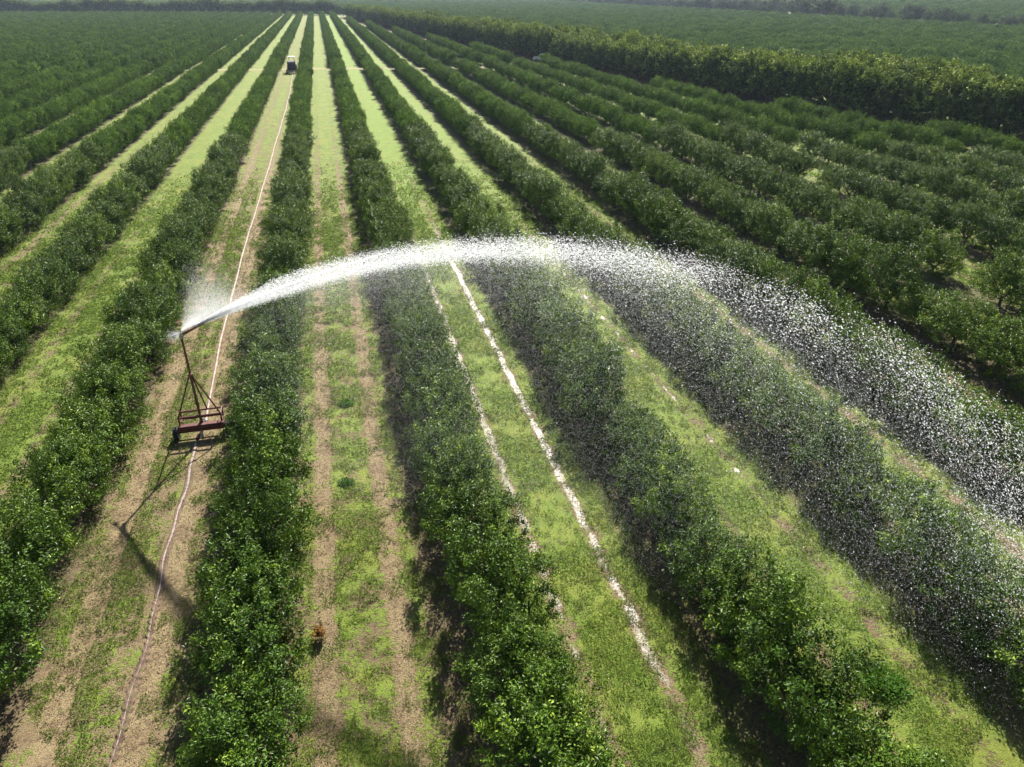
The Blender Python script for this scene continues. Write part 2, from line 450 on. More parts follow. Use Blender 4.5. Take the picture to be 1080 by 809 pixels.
# ---- the many trees farther back: one object per stretch of orchard, points that carry a tree each
def far_variants(tag_, n, mats, **kw):
    out = []
    for i in range(n):
        me = crown_mesh(tag_+'_foliage', 300+i, mat=mats, **{k: (v[i % len(v)] if isinstance(v, list) else v) for k, v in kw.items()}, seed=None) if False else None
    return out
mid_meshes = [crown_mesh('mid_crown', 200+i, (1.05, 1.62), .08, 2.3+.14*(i % 3), 250, 32, .15, M_ORANGE_FAR, lump=.38, spread=.24, inner=.25, bottom=.8, flush=(.1, .2, .06, .15)[i]) for i in range(4)]
far_meshes = [crown_mesh('far_crown', 220+i, (1.06, 1.72), .10, 2.35+.14*(i % 3), 160, 20, .26, M_ORANGE_FAR, lump=.38, spread=.28, lobes=12, inner=.2, bottom=.8, flush=(.1, .2, .06, .15)[i]) for i in range(4)]

grove_meshes = [crown_mesh('grove_crown', 240+i, (1.55, 1.75), .10, 2.35+.25*(i % 3), 150, 18, .28, M_GROVE, lump=.38, spread=.28, lobes=12, inner=.2, bottom=.8, flush=(.1, .2, .06, .15)[i]) for i in range(4)]

def scatter(name, pts, rot, scl, var, meshes, label, cat='trees'):
    n = len(pts)
    me = bpy.data.meshes.new(name)
    me.vertices.add(n); me.vertices.foreach_set('co', np.asarray(pts, np.float32).ravel())
    for nm, ty, arr in (('rotz', 'FLOAT', rot), ('scl', 'FLOAT', scl), ('var', 'INT', var)):
        a = me.attributes.new(nm, ty, 'POINT'); a.data.foreach_set('value', np.asarray(arr, np.int32 if ty == 'INT' else np.float32))
    me.update()
    o = link(name, me); tag(o, label, cat, kind='stuff')
    ng = bpy.data.node_groups.new(name+'_nodes', 'GeometryNodeTree')
    ng.interface.new_socket('Geometry', in_out='INPUT', socket_type='NodeSocketGeometry')
    ng.interface.new_socket('Geometry', in_out='OUTPUT', socket_type='NodeSocketGeometry')
    N, Lk = ng.nodes, ng.links
    gi = N.new('NodeGroupInput'); go = N.new('NodeGroupOutput'); jn = N.new('GeometryNodeJoinGeometry')
    def attr(nm, ty):
        a = N.new('GeometryNodeInputNamedAttribute'); a.data_type = ty; a.inputs[0].default_value = nm; return a.outputs[0]
    rz = attr('rotz', 'FLOAT'); sc = attr('scl', 'FLOAT'); va = attr('var', 'INT')
    cx = N.new('ShaderNodeCombineXYZ'); Lk.new(rz, cx.inputs[2])
    for i, m in enumerate(meshes):
        src = bpy.data.objects.new(m.name+'_source', m)
        oi = N.new('GeometryNodeObjectInfo'); oi.transform_space = 'ORIGINAL'; oi.inputs['Object'].default_value = src; oi.inputs['As Instance'].default_value = True
        cmp_ = N.new('FunctionNodeCompare'); cmp_.data_type = 'INT'; cmp_.operation = 'EQUAL'
        ia = [s for s in cmp_.inputs if s.type == 'INT']; Lk.new(va, ia[0]); ia[1].default_value = i
        ip = N.new('GeometryNodeInstanceOnPoints')
        Lk.new(gi.outputs[0], ip.inputs['Points']); Lk.new(cmp_.outputs[0], ip.inputs['Selection'])
        Lk.new(oi.outputs['Geometry'], ip.inputs['Instance']); Lk.new(cx.outputs[0], ip.inputs['Rotation']); Lk.new(sc, ip.inputs['Scale'])
        Lk.new(ip.outputs[0], jn.inputs[0])
    Lk.new(jn.outputs[0], go.inputs[0])
    md = o.modifiers.new('trees', 'NODES'); md.node_group = ng
    return o

rest = [i for i in range(len(allT)) if i not in near_idx]
A = np.array([(allT[i][1][0], allT[i][1][1], 0) for i in rest]); sc_ = np.array([allT[i][1][2] for i in rest])
keep = in_view(A, 90, 3.0); A = A[keep]; sc_ = sc_[keep]
dd = np.hypot(A[:, 0], A[:, 1])
var = r2.integers(0, 4, len(A)) + np.where(dd > 190, 4, 0)
scatter('orange_rows', A, r2.choice([0, PI], len(A)) + r2.normal(0, .15, len(A)), sc_, var, mid_meshes + far_meshes,
        'long hedged rows of orange trees running back behind the sprinkler cart', 'orange trees')
print('far main block', len(A))

# second block, beyond the windbreak
def block(x0, x1, y0, y1, ang, sr, st, inside, jit=.25, size=1.0):
    c, s = math.cos(ang), math.sin(ang)
    cx_, cy_ = (x0+x1)/2, (y0+y1)/2; R_ = math.hypot(x1-x0, y1-y0)/2
    a = np.arange(-R_, R_, sr); b = np.arange(-R_, R_, st)
    U, W = np.meshgrid(a, b); U = U.ravel(); W = W.ravel()
    X = cx_ + c*U - s*W + r2.normal(0, jit, U.size); Y = cy_ + s*U + c*W + r2.normal(0, jit, U.size)
    ok = (X > x0) & (X < x1) & (Y > y0) & (Y < y1) & inside(X, Y) & (r2.random(U.size) > .02)
    X, Y = X[ok], Y[ok]
    Pq = np.c_[X, Y, hill(X, Y)]
    k_ = in_view(Pq, 50, 3); Pq = Pq[k_]
    return Pq, r2.uniform(0, 2*PI, len(Pq)), size*r2.uniform(.85, 1.15, len(Pq)), r2.integers(0, 4, len(Pq))
b2 = block(10, 292, 60, 1700, math.radians(24), 6.6, 3.2, lambda X, Y: (X > np.where(Y < 545, wind_x(Y)+16, 17 + (Y-545)*-.03 + 14)), size=1.02)
scatter('orange_grove', *b2, grove_meshes, 'second orange grove beyond the tall windbreak', 'orange trees')
b3 = block(338, 1000, 150, 1500, math.radians(-31), 7.2, 3.6, lambda X, Y: X > 338, size=1.12)
scatter('hillside_grove', *b3, grove_meshes, 'hazy orange grove on the rising ground past the far tree line', 'orange trees')
b4 = block(-520, 60, 585, 1700, math.radians(8), 7.0, 3.0, lambda X, Y: (Y > 600 - (X-14)*.24), size=1.0)
scatter('distant_grove', *b4, grove_meshes, 'distant orange grove behind the dark trees closing the rows', 'orange trees')
print('groves', len(b2[0]), len(b3[0]), len(b4[0]))

# ------------------------------------------------------------------ windbreak
wb_near = [crown_mesh('crown', 400+i, (2.9, 2.7), .25, 6.5+.3*(i % 3), 460, 13, .40, M_WIND, box=.8, up=1.1, lump=.22, spread=.30, inner=.2, bottom=.9, flush=.35, lobes=34) for i in range(5)]
# sunlit tops painted into the tint: yellower near the crown top, darker below
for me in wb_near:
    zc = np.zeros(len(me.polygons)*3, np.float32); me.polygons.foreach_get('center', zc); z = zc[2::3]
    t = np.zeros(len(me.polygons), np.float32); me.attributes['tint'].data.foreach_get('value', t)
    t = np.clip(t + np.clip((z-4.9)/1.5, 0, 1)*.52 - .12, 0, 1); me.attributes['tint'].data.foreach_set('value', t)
wb_trunk = [stem_mesh('trunk', 1.1, .13, 5, 60+i, M_BARK, 1.3, 1.6) for i in range(2)]
seg = np.linalg.norm(np.diff(WIND, axis=0), axis=1); sacc = np.concatenate([[0], np.cumsum(seg)])
def along(s):
    x = np.interp(s, sacc, WIND[:, 0]); y = np.interp(s, sacc, WIND[:, 1])
    x2 = np.interp(s+1, sacc, WIND[:, 0]); y2 = np.interp(s+1, sacc, WIND[:, 1])
    if s+1 > sacc[-1]: x2, y2 = x+(x-np.interp(s-1, sacc, WIND[:, 0])), y+(y-np.interp(s-1, sacc, WIND[:, 1]))
    d = unit(np.array([x2-x, y2-y])); return np.array([x, y]), np.array([d[1], -d[0]])
wp = []
n_w = 0
def wind_tree(x, y, sc, lab, grp, szz=1.0, var=None):
    global n_w
    v = int(r2.integers(0, 5)) if var is None else var
    if len(wp) <= v:
        v = len(wp); o = thing('windbreak_tree', lab, 'tree', (x, y, 0), r2.uniform(0, 6.28), grp); o.scale = (sc, sc, sc*szz)
        link('crown', wb_near[v], o); link('trunk', wb_trunk[v % 2], o); wp.append(o)
    else:
        o = copy_tree(wp[v], (x, y, 0), r2.uniform(0, 6.28), (sc, sc, sc*szz)); o['label'] = lab; o['group'] = grp
    n_w += 1; return o
GAP = (57.1, 196.0)
cnt = {0: 0, 1: 0, 2: 0}
for rowi, off in ((0, 1.6), (1, 6.6), (2, 11.6)):
    s = 0.0 + rowi*2
    while s < sacc[-1]:
        p, nrm = along(s); s += (4.1 if rowi == 0 else 5.0)*(1+r2.normal(0, .05)) * (1.0 if s < 250 else 1.15)
        q = p + nrm*(off + r2.normal(0, .25))
        if not in_view(np.array([[q[0], q[1], 0]]), 120, 6.5)[0]: continue
        if rowi == 0 and abs(q[1]-199) < 3: continue
        cnt[rowi] += 1
        inside = in_view(np.array([[q[0], q[1], 3.0]]), -4, 0)[0]
        if rowi == 0:
            lab = 'windbreak tree in the front line, beside the last orange trees'
        else:
            lab = ('', 'windbreak tree in the middle line, between the front and back lines', 'windbreak tree in the back line, next to the second grove')[rowi]
        if rowi == 0 and cnt[0] <= 20 and inside:
            lab = f"front-line windbreak tree, {ordinal(cnt[0])} counted from the photo's right edge"
        wind_tree(q[0], q[1], r2.uniform(.93, 1.08)*(1.0 if rowi == 0 else 1.12), lab, 'trees of the tall windbreak', r2.uniform(.88, 1.08)*(1.0 if rowi == 0 else .90))
wind_tree(57.6, 188.5, .95, 'rounded windbreak tree standing forward of the line beside the white pickup', 'trees of the tall windbreak', 1.0)
s = 0
x, y = 14.0, 592.0
while x > -330:
    sc = r2.uniform(1.1, 1.5)
    bt = wind_tree(x, y + r2.normal(0, 1), sc, 'dark tree in the far line that closes off the orange rows', 'trees closing the rows', r2.uniform(.9, 1.15))
    bt.name = 'boundary_tree'; n_w -= 1
    x -= 5.6; y += 5.6*.24
print('windbreak trees', n_w)

# ------------------------------------------------------------------ valley trees along the far verge
vv = [crown_mesh('crown', 500+i, (3.6+.5*(i % 2), 3.4), 1.0, 6.4+1.0*(i % 3), 330, 9, .55, M_VALLEY, box=.95, up=.4, lump=.45, spread=.5, inner=.15, bottom=.75, flush=.2) for i in range(4)]
vt = stem_mesh('trunk', 1.8, .22, 5, 90, M_BARK, 1.6, 1.6)
vp = []
vlist = []
y = 262.0; tidx = 0
while y < 930:
    for lane_ in range(2 if r2.random() < .6 else 1):
        x = 312 + (y > 480)*4 + r2.normal(0, 3.0) + lane_*8
        sc = r2.uniform(.65, 1.15) * (1.0 + .25*(y > 450))
        if y < 360: sc *= .78
        vlist.append((x, y + r2.normal(0, 2), sc))
    y += r2.uniform(5.5, 11)
vlist.append((300, 441, 1.75)); vlist.append((312, 590, 1.6))
for j, (x, y, sc) in enumerate(vlist):
    if not in_view(np.array([[x, y, 0]]), 30, 8)[0]: continue
    lab = 'hazy valley tree in the uneven line between the two far groves'
    if sc == 1.75: lab = 'tallest rounded tree standing above the far valley tree line'
    elif sc == 1.6: lab = 'broad dark tree rising from the left part of the valley line'
    v = int(r2.integers(0, 4)); z = float(hill(x, y))
    if len(vp) < 4:
        v = len(vp); o = thing('valley_tree', lab, 'tree', (x, y, z), 0, 'trees of the far valley line'); o.scale = (sc, sc, sc)
        link('crown', vv[v], o); link('trunk', vt, o); vp.append(o)
    else:
        o = copy_tree(vp[v], (x, y, z), r2.uniform(0, 6.28), (sc, sc, sc*r2.uniform(.85, 1.15))); o['label'] = lab

# ------------------------------------------------------------------ grass and litter close by
def value_noise(x, y, s, seed):
    r = np.random.default_rng(seed); T = r.random((256, 256))
    X = x/s; Y = y/s; i = np.floor(X).astype(int); j = np.floor(Y).astype(int); fx = X-i; fy = Y-j
    fx = fx*fx*(3-2*fx); fy = fy*fy*(3-2*fy)
    a = T[i % 256, j % 256]; b = T[(i+1) % 256, j % 256]; c = T[i % 256, (j+1) % 256]; d_ = T[(i+1) % 256, (j+1) % 256]
    return (a*(1-fx)+b*fx)*(1-fy)+(c*(1-fx)+d_*fx)*fy

def ground_cover():
    r = np.random.default_rng(77)
    N = 1500000
    # more blades per square metre near the camera, fewer and larger ones farther off
    dist_ = 9 + (r.random(N)**1.25)*75
    az = PSI + r.uniform(-.78, .78, N)
    X = dist_*np.sin(az); Y = dist_*np.cos(az)
    ok = in_view(np.c_[X, Y, np.zeros(N)], 30, 0); X, Y = X[ok], Y[ok]
    lane = np.round((X+.70)/7); u = X+.70 - 7*lane; d = np.abs(u)
    g = np.full(len(X), .50)
    for l_, v in ((-1, .52), (0, .52), (1, .62), (-2, .66), (2, .58), (-3, .6)): g[lane == l_] = v
    g += -.27*((d > .72) & (d < 1.45)) + .02*(d > 1.5) - .15*(d > 1.9)
    # a green stripe left of the hose, and clumps
    g += .45*((lane == -1) & (u > -.75) & (u < -.15)) - .5*((lane == -1) & (np.abs(u-.72+.0) < .25))
    g += 1.0*(value_noise(X, Y, .9, 1)-.5) + .9*(value_noise(X, Y, .28, 2)-.5) + .5*(value_noise(X, Y, 4, 3)-.5)
    keep = r.random(len(X)) < np.clip(g*1.7-.25, .015, 1)
    keep &= (d < 2.6) & (r.random(len(X)) < np.clip((88-Y)/35, 0, 1))
    X, Y, g, d = X[keep], Y[keep], g[keep], d[keep]
    dist_ = np.hypot(np.hypot(X, Y), H)
    n = len(X); size = .045*np.clip(dist_/24, .8, 3.0)
    z = r.uniform(.01, .075, n)*np.clip(dist_/24, .9, 1.6)*(1+1.2*(g > .85))
    up_ = r.uniform(.1, .9, n)
    ang = r.uniform(0, 2*PI, n)
    ax = np.stack([np.cos(ang), np.sin(ang), up_], 1)
    nor = unit(np.stack([r.normal(0, .6, n), r.normal(0, .6, n), np.ones(n)], 1))
    L = size*r.uniform(.8, 2.0, n)
    tint = np.clip(r.normal(.35, .2, n) + .35*np.clip(g-.5, -.4, .7) + .25*(value_noise(X, Y, 1.6, 9)-.5), 0, 1)
    me = leaves_mesh('grass', np.stack([X, Y, z], 1), ax, nor, L, size*r.uniform(.35, .7, n), tint, M_GRASS)
    o = link('grass', me); tag(o, 'low green grass and weeds in the lanes between orange rows', 'grass', kind='stuff')
    print('blades', n)
    # straw and fallen leaves
    N = 420000
    dist_ = 9 + (r.random(N)**1.2)*55; az = PSI + r.uniform(-.78, .78, N)
    X = dist_*np.sin(az); Y = dist_*np.cos(az)
    ok = in_view(np.c_[X, Y, np.zeros(N)], 30, 0); X, Y = X[ok], Y[ok]
    lane = np.round((X+.70)/7); d = np.abs(X+.70-7*lane)
    pr_ = .35 + .5*((d > .7) & (d < 1.7)) + .7*(value_noise(X, Y, .7, 21)-.5)
    pr_[(lane == -2)] -= .3; pr_[lane == 1] -= .2
    k_ = r.random(len(X)) < pr_*.7; X, Y = X[k_], Y[k_]; n = len(X)
    dist_ = np.hypot(np.hypot(X, Y), H); size = .05*np.clip(dist_/24, .8, 2.4)
    ang = r.uniform(0, 2*PI, n)
    me = leaves_mesh('leaf_litter', np.stack([X, Y, r.uniform(.008, .03, n)], 1), np.stack([np.cos(ang), np.sin(ang), r.normal(0, .25, n)], 1),
                     unit(np.stack([r.normal(0, .4, n), r.normal(0, .4, n), np.ones(n)], 1)), size*r.uniform(.6, 1.8, n), size*r.uniform(.2, .5, n),
                     r.random(n), M_LITTER)
    o = link('leaf_litter', me); tag(o, 'dry straw and fallen leaves scattered in the lanes', 'leaf litter', kind='stuff')
M_LITTER = leaf_mat('dry_straw', (.16, .10, .055), (.34, .24, .13), (.55, .45, .28), rough=.8, spec=.2, trans=.1)
ground_cover()

def tuft(name, label, x, y, rad, hgt, n, mat, seed, ln=.14, cat='plant', grp=None):
    r = np.random.default_rng(seed)
    a = r.uniform(0, 2*PI, n); rr = rad*np.sqrt(r.random(n))*r.uniform(.4, 1.1, n)
    h = hgt*(1-(rr/rad/1.15)**2).clip(.1, 1)*r.uniform(.15, 1, n)
    c = np.stack([rr*np.cos(a), rr*np.sin(a), h+.02], 1)
    ax = np.stack([np.cos(a)*.6, np.sin(a)*.6, np.full(n, .8)], 1)+r.normal(0, .4, (n, 3))
    nor = unit(r.normal(0, .5, (n, 3))+np.array([0, 0, 1]))
    L = ln*r.uniform(.6, 1.3, n)
    me = leaves_mesh(name, c, ax, nor, L, L*.33, np.clip(r.normal(.5, .2, n), 0, 1), mat)
    o = link(name, me, loc=(x, y, 0)); tag(o, label, cat, grp)
tuft('withered_sapling', 'small brown withered plant beside the row right of the hose', -1.95, 16.4, .24, .5, 150, M_DEAD, 1, .16)
tuft('weed_clump', 'tall bright green weed clump in the lane nearest the photo\'s lower right', 13.2, 11.1, .75, .22, 1100, M_WEED, 2, grp='weed clumps')
tuft('weed_clump', 'bright green weed clump in the brown lane, level with the sprinkler cart', -.65, 30.4, .4, .12, 360, M_WEED, 3, grp='weed clumps')
tuft('weed_clump', 'low green weed clump in the brown lane, nearer than the cart', -.9, 24.1, .35, .1, 280, M_WEED, 4, grp='weed clumps')

# ------------------------------------------------------------------ solid parts
class MB:
    def __init__(s): s.V = []; s.F = []
    def box(s, c, size, rz=0.0, bev=0.0):
        cx_, cy_, cz_ = c; hx, hy, hz = [v/2 for v in size]
        b = min(bev or min(hx, hy, hz)*.25, min(hx, hy, hz)*.9)
        base = len(s.V)
        # chamfered box: 24 vertices
        ca, sa = math.cos(rz), math.sin(rz)
        idx = {}
        for sx in (-1, 1):
            for sy in (-1, 1):
                for sz in (-1, 1):
                    for k, (ax_, ay_, az_) in enumerate(((0, b, b), (b, 0, b), (b, b, 0))):
                        x, y, z = sx*(hx-ax_), sy*(hy-ay_), sz*(hz-az_)
                        idx[sx, sy, sz, k] = len(s.V); s.V.append((cx_+x*ca-y*sa, cy_+x*sa+y*ca, cz_+z))
        q = s.F.append
        for a in (-1, 1):
            f = [(-1, -1), (1, -1), (1, 1), (-1, 1)]
            q([idx[a, i, j, 0] for i, j in (f if a > 0 else f[::-1])])
            q([idx[i, a, j, 1] for i, j in (f[::-1] if a > 0 else f)])
            q([idx[i, j, a, 2] for i, j in (f if a > 0 else f[::-1])])
        for a in (-1, 1):
            for b_ in (-1, 1):
                q([idx[a, b_, -1, 0], idx[a, b_, 1, 0], idx[a, b_, 1, 1], idx[a, b_, -1, 1]][::(a*b_)])
                q([idx[a, -1, b_, 0], idx[a, 1, b_, 0], idx[a, 1, b_, 2], idx[a, -1, b_, 2]][::-(a*b_)])
                q([idx[-1, a, b_, 1], idx[1, a, b_, 1], idx[1, a, b_, 2], idx[-1, a, b_, 2]][::(a*b_)])
                for c_ in (-1, 1):
                    q([idx[a, b_, c_, 0], idx[a, b_, c_, 1], idx[a, b_, c_, 2]][::(a*b_*c_)])
        return s
    def tube(s, pts, r, n=10, caps=True):
        P = [np.array(p, float) for p in pts]; rs = r if hasattr(r, '__len__') else [r]*len(P)
        base = len(s.V); prev = None
        for i, p in enumerate(P):
            d = unit((P[min(i+1, len(P)-1)]-P[max(i-1, 0)]))
            a = np.cross(d, [0, 0, 1.0]) if abs(d[2]) < .9 else np.cross(d, [0, 1.0, 0])
            a = unit(a)
            if prev is not None and a @ prev < 0: a = -a
            prev = a; b = np.cross(d, a)
            for k in range(n):
                t = 2*PI*k/n; s.V.append(tuple(p+(a*math.cos(t)+b*math.sin(t))*rs[i]))
        for i in range(len(P)-1):
            for k in range(n):
                j = (k+1) % n; s.F.append([base+i*n+k, base+i*n+j, base+(i+1)*n+j, base+(i+1)*n+k])
        if caps:
            s.F.append([base+k for k in range(n)][::-1]); s.F.append([base+(len(P)-1)*n+k for k in range(n)])
        return s
    def lathe(s, prof, c, axis='x', n=24):
        """prof: (radius, along) ring list, closed loop"""
        base = len(s.V); m = len(prof)
        for k in range(n):
            t = 2*PI*k/n
            for r, a in prof:
                u, v = r*math.cos(t), r*math.sin(t)
                p = {'x': (a, u, v), 'y': (u, a, v), 'z': (u, v, a)}[axis]; s.V.append((c[0]+p[0], c[1]+p[1], c[2]+p[2]))
        for k in range(n):
            for i in range(m):
                j = (i+1) % m; k2 = (k+1) % n; s.F.append([base+k*m+i, base+k*m+j, base+k2*m+j, base+k2*m+i])
        return s
    def prism(s, prof, x0, x1):
        """side profile in y,z extruded along x"""
        base = len(s.V); m = len(prof)
        for x in (x0, x1):
            for y, z in prof: s.V.append((x, y, z))
        for i in range(m):
            j = (i+1) % m; s.F.append([base+i, base+j, base+m+j, base+m+i])
        s.F.append([base+i for i in range(m)][::-1]); s.F.append([base+m+i for i in range(m)])
        return s
    def build(s, name, mat, parent=None, smooth=False, label=None):
        me = bpy.data.meshes.new(name); me.from_pydata([tuple(map(float, v)) for v in s.V], [], s.F); me.validate()
        import bmesh
        b = bmesh.new(); b.from_mesh(me); bmesh.ops.recalc_face_normals(b, faces=b.faces); b.to_mesh(me); b.free()
        me.materials.append(mat)
        if smooth:
            me.polygons.foreach_set('use_smooth', [True]*len(me.polygons)); me.set_sharp_from_angle(angle=math.radians(40))
        o = link(name, me, parent)
        if label: o['label'] = label
        return o

def wheel(root, x, y, r, wd, rim_r=None, treads=18):
    rim_r = rim_r or r*.55
    t = MB().lathe([(rim_r, -wd*.42), (r*.93, -wd*.5), (r, -wd*.34), (r, wd*.34), (r*.93, wd*.5), (rim_r, wd*.42)], (0, 0, 0), 'x', 28)
    for k in range(treads):
        a = 2*PI*k/treads
        cy_, cz_ = r*math.cos(a), r*math.sin(a)
        t.tube([(-wd*.45, cy_*.99, cz_*.99), (wd*.45, r*.99*math.cos(a+.12), r*.99*math.sin(a+.12))], r*.045, 5)
    w_ = bpy.data.objects.new('wheel', None); COL.objects.link(w_); w_.parent = root; w_.location = (x, y, r)
    t.build('tyre', M_TYRE, w_, True)
    m = MB().lathe([(rim_r*1.01, -wd*.36), (rim_r*1.01, wd*.36), (rim_r*.75, wd*.2), (.03, wd*.22), (.03, -wd*.22), (rim_r*.75, -wd*.2)], (0, 0, 0), 'x', 24)
    m.tube([(-wd*.5, 0, 0), (wd*.5, 0, 0)], .045, 8)
    m.build('rim', M_RIM, w_, True)

# sprinkler cart
NOZ = np.array([-6.74, 29.15, 4.78])
AZ_J, EL_J = math.radians(-28.5), math.radians(28)
jd = np.array([math.cos(EL_J)*math.cos(AZ_J), math.cos(EL_J)*math.sin(AZ_J), math.sin(EL_J)])
cart = thing('sprinkler_cart', 'maroon two-wheeled sprinkler cart with tall braced riser pipe', 'sprinkler cart', (-6.74, 29.0, 0), math.radians(1.5))
m = MB(); m.box((0, 0, .48), (1.86, .30, .30)); m.box((0, -.165, .48), (1.80, .03, .18)); m.build('axle_beam', M_REDPAINT, cart)
m = MB()
for sx in (-1, 1):
    m.box((sx*.84, .34, .62), (.07, .62, .07)); m.box((sx*.84, .05, .78), (.06, .06, .42)); m.box((sx*.84, .62, .78), (.06, .06, .38))
m.tube([(-.87, .05, .98), (.87, .05, .98)], .048, 8); m.tube([(-.87, .62, .96), (.87, .62, .96)], .042, 8)
m.tube([(-.84, .05, .99), (-.84, .62, .97)], .028, 8); m.tube([(.84, .05, .99), (.84, .62, .97)], .028, 8)
m.box((0, .62, .62), (1.74, .06, .07))
m.build('guard_frame', M_REDPAINT, cart)
for sx in (-1, 1):
    MB().tube([(sx*.90, 0, .42), (sx*.96, 0, .27), (sx*1.18, 0, .27)], .04, 8).build('stub_axle', M_REDPAINT, cart)
    wheel(cart, sx*1.05, 0, .29, .20, treads=16)
m = MB(); m.tube([(0, .15, .60), (0, .15, 2.9), (0, .15, 4.62)], [.055, .05, .045], 12)
m.tube([(0, .15, 2.84), (0, .15, 2.96)], .11, 12); m.tube([(0, .15, .58), (0, .15, .68)], .09, 12)
m.tube([(0, .15, 1.52), (0, .15, 1.60)], .075, 12)
m.build('riser_pipe', M_PIPE, cart, True)
for sx in (-1, 1):
    MB().tube([(sx*.05, .15, 2.88), (sx*.84, .05, 1.0)], .033, 6).build('brace', M_PIPE, cart)
MB().tube([(.03, .18, 2.88), (.25, .62, .97)], .03, 6).build('brace', M_PIPE, cart)
m = MB(); m.tube([(0, .15, .60), (0, .34, .52), (.0, .62, .40), (.0, .95, .16), (.0, 1.25, .09)], [.07, .07, .065, .06, .06], 12)
m.tube([(0, .55, .44), (0, .68, .37)], .1, 12); m.tube([(0, 1.0, .135), (0, 1.1, .115)], .09, 12)
m.build('inlet_pipe', M_STEEL, cart, True)
m = MB(); m.box((0, -.30, .22), (.10, .10, .36)); m.tube([(0, -.12, .42), (0, -.32, .36)], .035, 8); m.build('prop_stand', M_STEEL, cart)
# gun (points away across the rows); local frame undoes the small turn of the cart
R1 = math.radians(-1.5); ldir = np.array([jd[0]*math.cos(R1)-jd[1]*math.sin(R1), jd[0]*math.sin(R1)+jd[1]*math.cos(R1), jd[2]])
g0 = np.array([0, .15, 4.72])
gun = bpy.data.objects.new('sprinkler_gun', None); COL.objects.link(gun); gun.parent = cart
m = MB(); m.tube([(0, .15, 4.58), (0, .15, 4.74)], [.09, .075], 12); m.tube([(0, .15, 4.66), tuple(g0+ldir*.16)], [.075, .07], 12); m.build('swivel', M_STEEL, gun, True)
m = MB(); m.tube([tuple(g0), tuple(g0+ldir*.5), tuple(g0+ldir*1.25), tuple(g0+ldir*1.4)], [.06, .052, .036, .03], 12); m.build('barrel', M_PIPE, gun, True)
sidev = unit(np.cross(ldir, [0, 0, 1])); upv = np.cross(sidev, ldir)
m = MB(); a0 = g0+upv*.09; m.tube([tuple(a0-ldir*.35), tuple(a0+ldir*.6), tuple(a0+ldir*1.35-upv*.05)], .018, 6)
m.tube([tuple(a0-ldir*.42), tuple(a0-ldir*.24)], .06, 8); m.build('rocker_arm', M_STEEL, gun, True)

# hose on the ground, from the reel to the cart
hp = [(-6.78, 30.25, .085), (-6.8, 31, .07), (-6.9, 34, .07), (-7.1, 40, .07), (-7.12, 50, .07), (-7.08, 60, .07), (-6.85, 80, .07), (-6.72, 100, .07), (-6.45, 125, .07), (-6.4, 150, .07), (-6.6, 170, .07), (-6.75, 182.6, .07), (-6.75, 183.4, .32)]
hp = np.array(hp); ts = np.arange(30.25, 182.6, .8)
hx = np.interp(ts, hp[:, 1], hp[:, 0]); kern = np.ones(9)/9; hx2 = np.convolve(np.pad(hx, 4, 'edge'), kern, 'valid')
hx2 += .025*np.sin(ts*.31) + .012*np.sin(ts*.9+1); hx2[0] = -7.02 - .0
pts = [(a, b, .075 + .01*math.sin(b*1.7)) for a, b in zip(hx2, ts)] + [(-6.78, 182.9, .14), (-6.78, 183.5, .42)]
pts[0] = (-6.78, 30.22, .09)
o = MB().tube(pts, .05, 8).build('irrigation_hose', M_HOSE, None, True)
tag(o, 'long pale hose lying along the lane from reel to sprinkler cart', 'hose')

# trace dragged behind the cart: wet mud with a pale glint painted in, then a lugged tyre print
def drag_mark():
    r = np.random.default_rng(3)
    ys = np.arange(12.6, 28.6, .05); V = []; Fc = []
    cx0 = -6.98 + .06*np.sin(ys*.8) + .03*np.sin(ys*2.3)
    prof = np.linspace(-1, 1, 9)
    for i, y in enumerate(ys):
        wdt = .125 + .03*math.sin(y*1.3)
        lug = (.022 if (int(y/.14) % 2) else 0.0) * (1 if y < 19.5 else .15)
        for p_ in prof:
            z = .014 + .055*abs(p_)**2*(1-abs(p_))*3.2 - .004 + lug*(1-abs(p_)) + r.normal(0, .003)
            if abs(p_) == 1: z = .004
            V.append((cx0[i]+p_*wdt*(1+r.normal(0, .05)) + (lug*2), y, max(z, .004)))
    n = len(prof)
    for i in range(len(ys)-1):
        for k in range(n-1):
            a = i*n+k; Fc.append((a, a+1, a+1+n, a+n))
    o = link('drag_furrow', mesh_from('drag_furrow', np.array(V), np.array(Fc), mat=soil_mat('damp_furrow_soil', (.085, .052, .038), (.20, .135, .095), .35), smooth=True))
    tag(o, 'brown furrow with a lugged tyre print behind the cart', 'furrow', kind='structure')
    V = []; Fc = []
    ys = np.arange(12.7, 28.7, .09)
    for i, y in enumerate(ys):
        c = -6.98 + .06*math.sin(y*.8) + .03*math.sin(y*2.3)
        ww = max(.012, .012 + .042*(y-17)/12)*r.uniform(.3, 1.3)
        V += [(c-ww, y, .036), (c+ww, y, .036)]
    for i in range(len(ys)-1): Fc.append((2*i, 2*i+1, 2*i+3, 2*i+2))
    o = link('water_trickle', mesh_from('water_trickle', np.array(V), np.array(Fc), mat=plain('muddy_water_painted_glint', (.32, .25, .22), .4, var=.15, scale=5)))  # pale colour stands in for the sky's reflection on the wet film
    tag(o, 'thin muddy trickle in the furrow, its pale glint painted in', 'water', kind='structure')
drag_mark()

